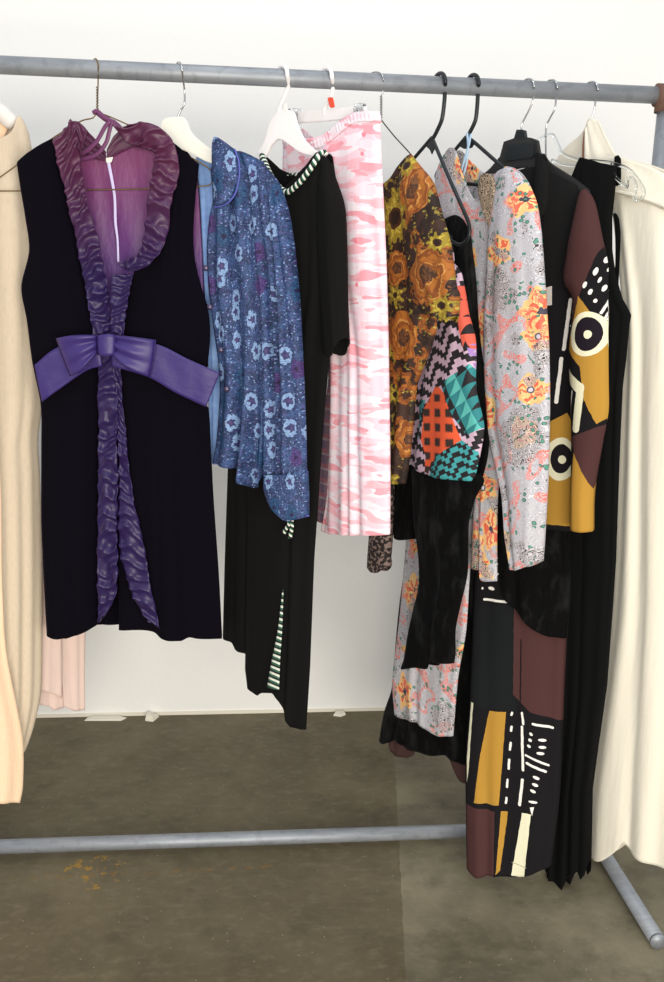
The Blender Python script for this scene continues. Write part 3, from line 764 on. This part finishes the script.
cl = cloth('collar', g, m_blue, bl, [dict(top=[(212, 147), (217, 137.5), (226, 142), (234, 149)], right=[(238, 160), (239, 175), (235, 192)], bottom=[(214, 206), (220, 205.5), (229, 202)], left=[(212, 160), (212.5, 180)], off=.034, wf=lambda s, t: .008*math.sin(PI*s), bulge=.003)])
tubes('piping', m_piping, cl, [[g.P(x, y, .037) for x, y in ((234.5, 149), (238.5, 160), (239.5, 175), (236, 192), (229, 202), (221, 206), (214, 207))]], .0018, n=8)
tubes('cuff_piping', m_piping, bl, [[g.P(x, y, .026) for x, y in ((264, 480), (265, 492), (269, 501), (278, 511.5), (290, 519.5), (309, 515.5))]], .0017, n=8)
for x, y in ((206, 268), (210, 307), (221, 350), (227, 389), (226, 424)):
    ball('button', m_pearl, bl, g.P(x, y, .040), .0062, (1, .8, 1))

# ------------------------------------------------------------------ 4 black maxi dress
g = gMAX
hg = thing('plastic_hanger', 'frosted white hanger with a small white label, inside the black maxi dress', 'hanger', g.P(284, 115), 'white plastic hangers')
hook('hook', g, m_frost, hg, [(283, 122), (279, 112), (284, 97), (288.5, 86)], .0042, n=12)
plate('body', g, m_frost, hg, [(272, 120), (280, 111), (290, 110.5), (294.5, 113), (298, 126), (305, 140), (314, 149), (319, 153), (319, 158), (312, 156), (300, 152), (289, 144), (280, 139), (272, 146), (266, 157), (256, 164), (257, 156), (265, 142), (269, 128)], .008)
plate('label', g, m_paper, hg, [(284, 103.5), (286.8, 103), (287.2, 111), (284.2, 111.5)], .001, off=.006, bev=0, sm=False)
mxd = thing('maxi_dress', 'long black crepe dress with striped cord neckline and striped slit insert', 'dress', g.P(290, 165))
cloth('body', g, m_crepe, mxd, tube_body([(262, 156), (270, 178), (287, 192.5), (300, 181), (314, 165), (322, 153), (326, 154), (331, 164)],
    [(336, 192), (340, 230), (338, 300), (330, 350), (327, 376), (323, 424), (318, 500), (314, 560), (310, 666)],
    [(223, 638), (235, 640), (238, 647), (248, 650), (252, 652), (253.5, 686), (263, 693), (267, 690), (279, 690), (285, 698), (294, 725), (306, 729.5)],
    [(252, 200), (240, 300), (231, 400), (228, 470), (225, 560)], d=.022, wf=folds(5, .005, .4, .4), sm=False,
    back_top=[(262, 154), (274, 168), (289, 175), (304, 173), (316, 159), (324, 152), (328, 156), (331, 164)]))
cloth('sleeve', g, m_crepe, mxd, tube_body([(322, 156), (328, 159), (333, 178)], [(337, 192), (343, 215), (345, 260), (345.5, 334)], [(326, 352), (333, 356), (339, 354), (345.5, 335)], [(318, 220), (322, 300)], off=.010, d=.022, wf=folds(2, .003, 1.4), tap=.05))
tubes('neck_cord', m_trim, mxd, [[g.P(x, y, o) for x, y, o in ((262, 155, .004), (270, 174, .022), (280, 188, .028), (288, 192, .028), (300, 182, .028), (311, 168, .026), (318, 157, .018), (323, 152, .006), (326, 155, 0))],
    [g.P(x, y, o) for x, y, o in ((260, 151, -.004), (266, 160, -.016), (276, 169.5, -.024), (289, 175.5, -.026), (303, 174, -.026), (312, 165, -.022), (322, 153, -.004))]], .0058, n=12)
cloth('slit_insert', g, m_stripe, mxd, [dict(top=[(282.6, 590), (283.4, 590)], right=[(282, 630), (280, 660)], bottom=[(267, 688), (273, 689.5), (279, 689.5)], left=[(278, 630), (272, 660)], off=.030)], label='striped slit insert')
tubes('striped_tie', m_trim, mxd, [[g.P(x, y, .045) for x, y in ((291, 515), (289, 524), (286, 529), (284, 533))], [g.P(x, y, .045) for x, y in ((291, 515), (292, 526), (290, 538))]], .0042, n=8)

# ------------------------------------------------------------------ 5 pink skirt
g = gPNK
hg = thing('clip_hanger', 'white plastic clip hanger with orange size tag holding the pink skirt', 'hanger', g.P(328, 112), 'white plastic hangers')
hook('hook', g, m_frost, hg, [(325, 116), (325, 108), (331, 98), (333, 86)], .0042, n=12)
plate('bar', g, m_frost, hg, [(293, 112), (325, 110), (352, 107.5), (366, 106.5), (367, 114), (353, 119), (325, 121.5), (293, 123.5)], .006, sm=False)
plate('size_tag', g, m_orange, hg, [(328, 98), (332.5, 97), (334.5, 107), (330.5, 108)], .003, off=.006, bev=0, sm=False, label='orange size tag')
for x, y in ((294.5, 118), (360, 113)):
    c = plate('clip', g, m_clear, hg, [(x-4, y-9), (x+4, y-10), (x+5, y+12), (x+2, y+17), (x-3, y+17), (x-5, y+12)], .014, sm=False)
    tubes('spring', m_chrome, c, [[g.P(x-3, y-5, .009), g.P(x-1, y+3, .010), g.P(x+2, y-5, .010), g.P(x+3, y+4, .009)]], .0008, n=6)
sk = thing('pink_skirt', 'pink and white camouflage print skirt with gathered waistband on clip hanger', 'skirt', g.P(330, 135))
skr = [(381, 150), (383, 195), (386, 270), (388, 400), (389, 470)]
cloth('skirt_panel', g, m_pink, sk, tube_body([(287, 152), (295, 138), (311, 149), (330, 147), (350, 131), (362, 122), (380, 121)], skr, [(329, 533), (345, 534), (365, 534), (389, 534.5)],
    [(300, 250), (326, 330), (333, 364), (331, 450)], off=.0, d=.020, wf=folds(4, .006, .2, .35)))
cloth('back_fold', g, m_pink, sk, [dict(top=[(283, 142), (300, 145), (335, 145)], right=[(338, 300), (336, 450)], bottom=[(321, 531), (326, 533), (336, 533)], left=[(284, 200), (300, 260), (333, 372), (331, 430), (327, 495)], off=-.012, wf=folds(2, .003, .6))])
cloth('waistband', g, m_pink, sk, tube_body([(283, 139), (295, 127), (311, 139), (329, 137), (349, 121), (361, 113.5), (379, 112)], [(380, 117)], [(285, 149), (295, 138.5), (311, 150), (330, 148), (350, 132), (362, 123.5), (380.5, 122)], [(284, 144)],
    off=.002, d=.020, wf=lambda s, t: .0022*math.sin(2*PI*34*s)*math.sin(PI*t), step=1.2))
cloth('plaid_lining', g, m_plaid, sk, [dict(top=[(320, 330), (328, 328), (334, 330)], right=[(333, 380), (328, 470)], bottom=[(317, 521), (321, 523), (326, 524)], left=[(328.5, 374), (323, 420), (319, 480)], off=-.022)], label='grey and pink plaid lining')

# ------------------------------------------------------------------ 6 brown floral blouse
g = gBRN
hg = thing('wire_hanger', 'thin wire hanger with twisted neck above the brown floral blouse', 'hanger', g.P(381, 118), 'wire hangers')
hook('hook', g, m_chrome, hg, [(381, 119), (381.5, 108), (382.5, 95), (384, 86)], .0013, drift=.9)
tubes('twist', m_wired, hg, [[g.P(381.2+1.1*math.sin(k*1.6), 118-k*.7, .0016*math.cos(k*1.6)) for k in range(34)]], .0009, n=6, res=130)
tubes('frame', m_wired, hg, [[g.P(381, 118), g.P(382.5, 121.5), g.P(395, 137), g.P(410, 153.5), g.P(422, 172), g.P(428, 190), g.P(420, 194), g.P(382, 190), g.P(352, 180), g.P(349, 172), g.P(358, 152), g.P(374, 126), g.P(379, 121), g.P(381, 118)]], .0013, n=8, res=110)
br = thing('floral_blouse', 'brown blouse printed with large orange roses and yellow flowers', 'blouse', g.P(400, 160))
cloth('body', g, m_brown, br, tube_body([(372, 192), (383, 188), (395, 180), (404, 166), (411, 154)], [(424, 180), (430, 230), (434, 290), (436, 325), (430, 346), (416, 383), (414, 400), (408, 459)],
    [(376, 476), (389, 481), (396, 483), (404, 484)], [(372, 300), (374, 400)], d=.016, wf=folds(3, .006, .5, .4)))
cloth('sleeve', g, m_brown, br, tube_body([(400, 174), (405, 164), (411, 154)], [(421, 167), (433, 183), (442, 214), (450, 242), (456, 286), (459, 292), (458, 313)],
    [(414, 300), (425, 307), (438, 315), (450, 323.5), (457, 316)], [(402, 210), (408, 260)], off=.016, d=.018, wf=folds(2, .007, 1.5, .3), tap=.1))

# ------------------------------------------------------------------ 7 black hanger: patchwork blouse and black velvet dress
g = gVEL
hg = thing('tube_hanger', 'black plastic tube hanger, left of the two, tilted, holding the patchwork blouse', 'hanger', g.P(432, 138), 'black tube hangers')
hook('hook', g, m_black, hg, [(432, 140), (436, 133), (442, 119), (444.5, 100), (445, 88)], .0042, n=12, drift=.4)
tubes('frame', m_black, hg, [[g.P(432, 137.5), g.P(410, 163), g.P(390, 187), g.P(386.5, 193), g.P(388, 199), g.P(396, 203), g.P(430, 225), g.P(455, 243), g.P(463, 244), g.P(469, 237), g.P(469.5, 227), g.P(466, 216), g.P(450, 180), g.P(432, 137.5)]], .0038, n=12, res=110)
plate('web', g, m_black, hg, [(426, 146), (432, 138), (437, 148), (434, 150), (432, 155), (430, 150)], .004, sm=False)
pb = thing('patchwork_blouse', 'blouse in zigzag and coral patchwork print between the brown blouse and black velvet', 'blouse', g.P(440, 250))
cloth('body', g, m_patch, pb, tube_body([(390, 196), (408, 206), (430, 220), (452, 238)], [(458, 300), (462, 380), (464, 450)], [(392, 440), (411, 458), (424, 470), (464, 484)], [(388, 300), (390, 400)], off=-.004, d=.012, wf=folds(3, .003, .7)))
cloth('sleeve', g, m_patch, pb, tube_body([(444, 256), (452, 262), (461, 272)], [(467, 312), (475, 342), (476, 389), (484, 425), (480, 455)], [(415, 468), (428, 473), (444, 477), (474, 481)], [(440, 300), (434, 344), (426, 370), (420, 420)], off=.02, d=.018, wf=folds(2, .006, 1.1, .4), tap=.1))
cloth('far_cuff', g, m_cuff, pb, tube_body([(376, 430), (390, 430)], [(392, 480), (391, 520), (390, 545), (389, 556), (390, 562)], [(370, 563), (374, 570), (382, 572), (389, 566)], [(374, 500), (372, 535)], off=.006, d=.016, wf=folds(2, .003, .3)), label='black and beige print cuff')
vd = thing('black_velvet_dress', 'black crushed velvet long sleeved dress with wide sleeve below the patchwork print', 'dress', g.P(455, 230))
cloth('strap', g, m_bvelvet, vd, tube_body([(444, 219), (455, 215), (463, 220), (471, 234)], [(473, 270), (475, 320), (477, 343), (483, 385), (488, 420), (488, 455)], [(420, 476), (440, 474), (460, 478), (480, 486)], [(447, 245), (456, 280), (463, 330), (466, 380), (440, 440)], off=-.026, d=.010, wf=folds(2, .004, .5), tap=.05))
cloth('body', g, m_bvelvet, vd, tube_body([(389, 472), (400, 466), (418, 464), (440, 464)], [(436, 500), (428, 530)], [(389, 530), (397, 535), (405, 539), (418, 538), (426, 536)], [(389, 500)], off=-.026, d=.016, wf=folds(2, .008, .4, .2)))
cloth('sleeve', g, m_bvelvet, vd, tube_body([(412, 466), (430, 474), (450, 476), (480, 474)], [(484, 482), (475, 498), (468, 522), (467, 545), (466, 575), (460, 605), (455.5, 630), (455.5, 652)],
    [(404.5, 660), (407, 667), (420, 666), (432, 667.5), (434, 660), (444, 662), (454, 663)], [(415, 520), (419, 545), (422, 580), (416, 610), (409, 648)], off=.012, d=.018, wf=folds(1.4, .008, .9, .3, .3)))

# ------------------------------------------------------------------ 8 lilac print dress
g = gPAI
hg = thing('tube_hanger', 'black plastic tube hanger, right of the two, holding the lilac flower print dress', 'hanger', g.P(468, 137), 'black tube hangers')
hook('hook', g, m_black, hg, [(465, 141), (469, 134), (475.5, 120), (477.5, 102), (478, 88)], .0042, n=12, drift=.4)
tubes('frame', m_black, hg, [[g.P(466, 137), g.P(455, 150), g.P(440, 168), g.P(436, 176), g.P(440, 181), g.P(470, 184), g.P(505, 186), g.P(520, 183), g.P(520, 177), g.P(504, 168), g.P(474, 142), g.P(466, 137)]], .0038, n=12, res=100)
plate('web', g, m_black, hg, [(459, 146), (466, 138), (475, 143), (472, 148), (464, 149)], .004, sm=False)
tubes('hanging_loop', m_lblue, hg, [[g.P(467, 133, .006), g.P(468, 145, .008), g.P(466, 165, .008), g.P(460, 186, .006)], [g.P(471, 134, .006), g.P(468, 148, .01), g.P(462, 168, .01), g.P(458, 184, .008)]], .003, n=8, flat=(g.n, .3), label='pale blue ribbon loop')
pd = thing('print_dress', 'long lilac grey dress printed with orange flowers and black dragons', 'dress', g.P(475, 170))
cloth('body', g, m_pais, pd, tube_body([(436, 180), (444, 162), (454, 149), (461, 152), (470, 180), (480, 200), (492, 186), (500, 172), (507, 168)], [(508, 190), (504, 240), (500, 330), (497, 420), (490, 490), (480, 540), (471, 560), (466, 630), (458, 677)],
    [(395, 713), (403, 717), (419, 720), (438, 733), (453, 736)], [(432, 230), (428, 300), (422, 400), (410, 500), (405, 560), (400, 618), (393, 677)], d=.016, wf=folds(4, .005, .7, .3),
    back_top=[(436, 180), (444, 162), (454, 149), (465, 160), (479, 172), (490, 173), (500, 171), (507, 168)]))
cloth('front_panel', g, m_pais, pd, tube_body([(480, 330), (490, 326), (504, 330)], [(505, 420), (503, 470), (498, 491), (497, 540)], [(471, 567), (482, 570.5), (484, 580), (497, 581)], [(480, 400), (476, 470), (473, 520)], off=.016, d=.010, wf=folds(2, .003, .3)))
cloth('sleeve', g, m_pais, pd, tube_body([(497, 182), (506, 167), (518, 171), (529, 184)], [(537, 206), (541, 240), (544, 280), (548, 338), (549, 380), (549, 412), (547, 473), (543, 534)],
    [(513, 567), (520, 569), (530, 566), (540.5, 561)], [(490, 230), (486, 290), (484, 340), (488, 427), (503, 491), (507, 534)], off=.022, d=.022, wf=folds(2, .006, .4, .4), tap=.15))
cloth('collar', g, m_paisc, pd, [dict(top=[(480, 176), (487, 173), (494, 176)], right=[(496, 190), (494, 205)], bottom=[(482, 206), (488, 222), (492, 232)], left=[(478, 190)], off=.030, bulge=.004)], label='brown print collar facing')

# ------------------------------------------------------------------ 9 mudcloth dress
g = gMUD
hg = thing('moulded_hanger', 'black moulded hanger with chrome hook holding the mudcloth dress', 'hanger', g.P(522, 130), 'black moulded hangers')
hook('hook', g, m_chrome, hg, [(521, 134), (522, 124), (528, 112), (532.5, 102), (534, 92)], .002)
plate('cap', g, m_black, hg, [(518, 130), (525, 130), (526.5, 140), (515, 140)], .014, sm=False)
plate('body', g, m_blackm, hg, [(505, 142), (515, 138.5), (530, 137.5), (538, 140), (540, 152), (552, 164), (574, 178), (590, 190), (588, 196), (566, 187), (545, 176), (530, 168), (520, 168), (508, 172), (494, 178), (478, 186), (476, 180), (490, 170), (501, 157)], .012, sm=False)
plate('ridge', g, m_black, hg, [(507.5, 145), (535, 142), (535, 158), (504, 162)], .004, off=.007, sm=False)
mu = thing('mudcloth_dress', 'long black dress with brown, mustard and white mudcloth patches and velvet panels', 'dress', g.P(530, 170))
cloth('front', g, m_mudf, mu, tube_body([(486, 182), (500, 174), (520, 172), (542, 168), (560, 174), (581, 187)], [(588, 220), (582, 300), (578, 360), (576, 440), (574, 500)], [(498, 520), (530, 524), (547, 527), (573, 531)], [(488, 260), (492, 400)], d=.022, wf=folds(2, .003, .6)))
cloth('sleeve', g, m_muds, mu, tube_body([(579, 196), (582, 190), (586, 189), (592, 197)], [(596, 208), (602, 240), (608, 266), (607.5, 315), (608, 380), (608, 412), (602, 442), (593, 491)], [(571, 527), (580, 530), (592, 531.5)], [(573, 226), (567, 253), (563, 281), (573, 302), (569, 350), (571, 410), (572, 470)], off=.024, d=.022, wf=folds(2, .004, .5, .4), tap=.1))
cloth('collar', g, m_collar, mu, tube_body([(536, 158), (541, 152.5), (547, 162)], [(549, 174), (548, 200)], [(534, 215), (540, 222), (545, 214)], [(534, 185)], off=.022, d=.010, wf=folds(1, .002, .4)))
cloth('velvet_tunic', gMUS, m_bvelvet, mu, tube_body([(496, 505), (520, 508), (550, 512), (572, 515)], [(573, 560), (570, 600)], [(500, 590), (512, 602), (521, 611), (532, 624), (545, 632), (567, 638)], [(497, 550)], off=.014, d=.022, wf=folds(2, .008, .3, .2)), label='black velvet tunic panel')
cloth('skirt', gMUS, m_mudk, mu, tube_body([(478, 500), (500, 500), (530, 505), (566, 520)], [(568, 600), (564, 690), (560, 790)], [(467, 868), (478, 873), (495, 871), (515, 873), (530, 871), (551, 865)], [(475, 560), (473, 605), (470, 700), (466, 760), (466, 810)], d=.018, wf=folds(3, .005, .8, .4)))

g = gUND
un = thing('velvet_skirt', 'long black velvet skirt with brown lining, hem flaring below the lilac print dress', 'skirt', g.P(450, 420))
cloth('skirt', g, m_bvelvet, un, tube_body([(430, 400), (450, 398), (478, 400)], [(480, 500), (476, 600), (472, 700)], [(379, 741), (385, 743), (392, 741), (400, 739), (406, 745), (418, 750), (430, 754), (447, 754), (455, 760), (466, 765)],
    [(416, 500), (400, 600), (393, 677), (391, 692), (384, 713)], d=.012, wf=folds(5, .006, .8, .5)))
cloth('lining', g, m_brownl, un, [dict(top=[(388, 720), (400, 716), (416, 720)], right=[(416, 740)], bottom=[(389, 746), (394, 755), (407, 758), (414, 755)], left=[(388, 735)], off=0, wf=folds(2, .004, .3))], label='dark brown lining')
cloth('lining', g, m_brownl, un, [dict(top=[(446, 740), (458, 740), (470, 745)], right=[(470, 765)], bottom=[(452, 764), (457, 778), (461, 783), (468, 784)], left=[(448, 755)], off=0, wf=folds(1, .003, .3))], label='dark brown lining')

# ------------------------------------------------------------------ 10 sleeveless black dress
g = gSLV
hg = thing('clear_hanger', 'clear plastic hanger with chrome hook and hollow end holding the sleeveless black dress', 'hanger', g.P(550, 150))
hg['category'] = 'hanger'
hook('hook', g, m_chrome, hg, [(546, 158), (546, 128), (550, 118), (555, 108), (556.5, 92)], .002)
tubes('frame', m_clear, hg, [[g.P(538, 140), g.P(546, 136), g.P(553, 135), g.P(558, 145), g.P(563, 154), g.P(578, 159.5), g.P(596, 161), g.P(612, 163), g.P(628, 169), g.P(638, 180), g.P(644.5, 192), g.P(641, 199), g.P(636, 200)],
    [g.P(612, 163, .004), g.P(613, 173, .004), g.P(620, 182, .004), g.P(627, 187, .004), g.P(627, 181, .004), g.P(631, 178, .004), g.P(636, 186, .004), g.P(634, 197, .004), g.P(637, 201, .004)],
    [g.P(552, 160), g.P(562, 164), g.P(578, 166), g.P(596, 167)]], .0032, n=10, res=60)
sd = thing('sleeveless_dress', 'long plain black sleeveless dress with deep armholes beside the cream coat', 'dress', g.P(590, 165))
cloth('body', g, m_jersey, sd, tube_body([(570, 190), (578, 172), (584.5, 158), (596, 161), (606, 164), (617, 166)], [(615.5, 184), (612, 217), (612, 250), (615.5, 275), (622, 298), (631, 315), (629, 326), (626, 359), (622.5, 386), (620, 442), (615.5, 560), (606, 681), (591, 782)],
    [(545, 870), (550, 872), (554, 889), (566, 892), (570, 876), (575, 873.5), (580, 868), (584, 877), (588, 873), (589.5, 860)], [(568, 300), (566, 500), (560, 700)], d=.016, wf=folds(5, .006, .9, .4), sm=False,
    back_top=[(570, 190), (578, 174), (586, 160), (598, 163), (606, 166), (617, 168)]))
cloth('far_armhole', g, m_jersey, sd, [dict(top=[(614.5, 157), (618, 155), (621, 159)], right=[(621, 176)], bottom=[(614, 186), (617, 186), (620, 184)], left=[(614, 172)], off=-.02),
    dict(top=[(613, 214), (616, 213), (619, 219)], right=[(620.5, 235), (619.5, 262)], bottom=[(613, 292), (616, 292), (618, 290)], left=[(615, 225), (615.5, 262)], off=-.02)], weld=False)

# ------------------------------------------------------------------ 11 cream wool coat
g = gCOA
hg = thing('wooden_hanger', 'wooden hanger with chrome hook inside the cream wool coat', 'hanger', g.P(588, 140))
hg['category'] = 'hanger'
hook('hook', g, m_chrome, hg, [(587, 130), (588, 125), (591.5, 119), (595, 106), (596, 92)], .002)
tubes('arm', m_wood, hg, [[g.P(577, 172), g.P(583, 166), g.P(592, 162), g.P(610, 166), g.P(640, 182), g.P(664, 196)]], .008, n=12)
tubes('neck', m_wood, hg, [[g.P(586, 131), g.P(584.5, 145), g.P(584, 166)]], .0045, n=10)
cc = thing('wool_coat', 'long cream wool coat with tall standing collar at the right edge', 'coat', g.P(600, 160))
cloth('collar', g, m_wool, cc, [
    dict(top=[(585, 130), (588, 120.5), (591.5, 118.5), (599, 121)], right=[(606, 136), (615, 153), (622, 162)], bottom=[(584, 178), (600, 182), (630, 184)], left=[(584.5, 150)], off=.014, wf=folds(1, .003, .5, 0)),
    dict(top=[(584, 132), (588, 120), (592, 118.5)], right=[(598, 150), (604, 176)], bottom=[(552, 166), (570, 178), (600, 184)], left=[(572, 142), (562, 152)], off=-.012)], weld=False)
cloth('yoke', g, m_wool, cc, tube_body([(586, 176), (604, 168), (618, 158), (636, 161), (664, 171), (684, 184)], [(692, 205)], [(592, 186), (617, 192), (640, 199), (664, 208), (696, 222)], [(588, 182)], off=.004, d=.034, wf=folds(1, .003, .3)))
cloth('body', g, m_wool, cc, tube_body([(610, 187), (622, 190), (640, 196), (664, 205), (694, 218)], [(704, 400), (708, 600), (704, 780)], [(588, 848), (597, 855), (608, 856), (622, 847), (630, 838), (640, 850), (664, 861), (700, 874)],
    [(617, 240), (624, 320), (620, 440), (614, 600), (603, 700), (592, 785)], d=.032, wf=folds(3, .009, 2.6, .25, .05)))
tubes('seam', m_wool, cc, [[g.P(x, y, .038) for x, y in ((612, 190), (640, 197.5), (664, 206.5), (694, 220))]], .003, n=8)

# ------------------------------------------------------------------ light: ceiling strips and an added warm front fill
w = bpy.data.worlds.new('room_light'); sc.world = w; w.use_nodes = True
bg = w.node_tree.nodes['Background']; bg.inputs[0].default_value = (.97, .975, 1.0, 1); bg.inputs[1].default_value = .62
def area(name, loc, target, sx, sy, power, col):
    d = bpy.data.lights.new(name, 'AREA'); d.shape = 'RECTANGLE'; d.size = sx; d.size_y = sy; d.energy = power; d.color = col
    o = bpy.data.objects.new(name, d); C.objects.link(o); o.location = loc
    o.rotation_euler = (Vector(target)-Vector(loc)).to_track_quat('-Z', 'Y').to_euler(); return o
area('ceiling_light', (-.2, -2.2, 3.2), (0, .3, .8), 2.4, .3, 9, (.86, .93, 1.0))
area('ceiling_light', (.1, -.75, 3.4), (.1, -.6, 0), 1.6, .14, 10, (.86, .93, 1.0))
area('front_fill_light', (.4, -3.3, 1.1), (.1, .5, .75), 2.8, 1.4, 110, (1.0, .92, .79))  # added warm fill behind the camera, lifts the lower wall
sc.view_settings.view_transform = 'Standard'; sc.view_settings.look = 'None'
sc.view_settings.gamma = 1; sc.view_settings.use_curve_mapping = False
sc.view_settings.exposure = 0.05
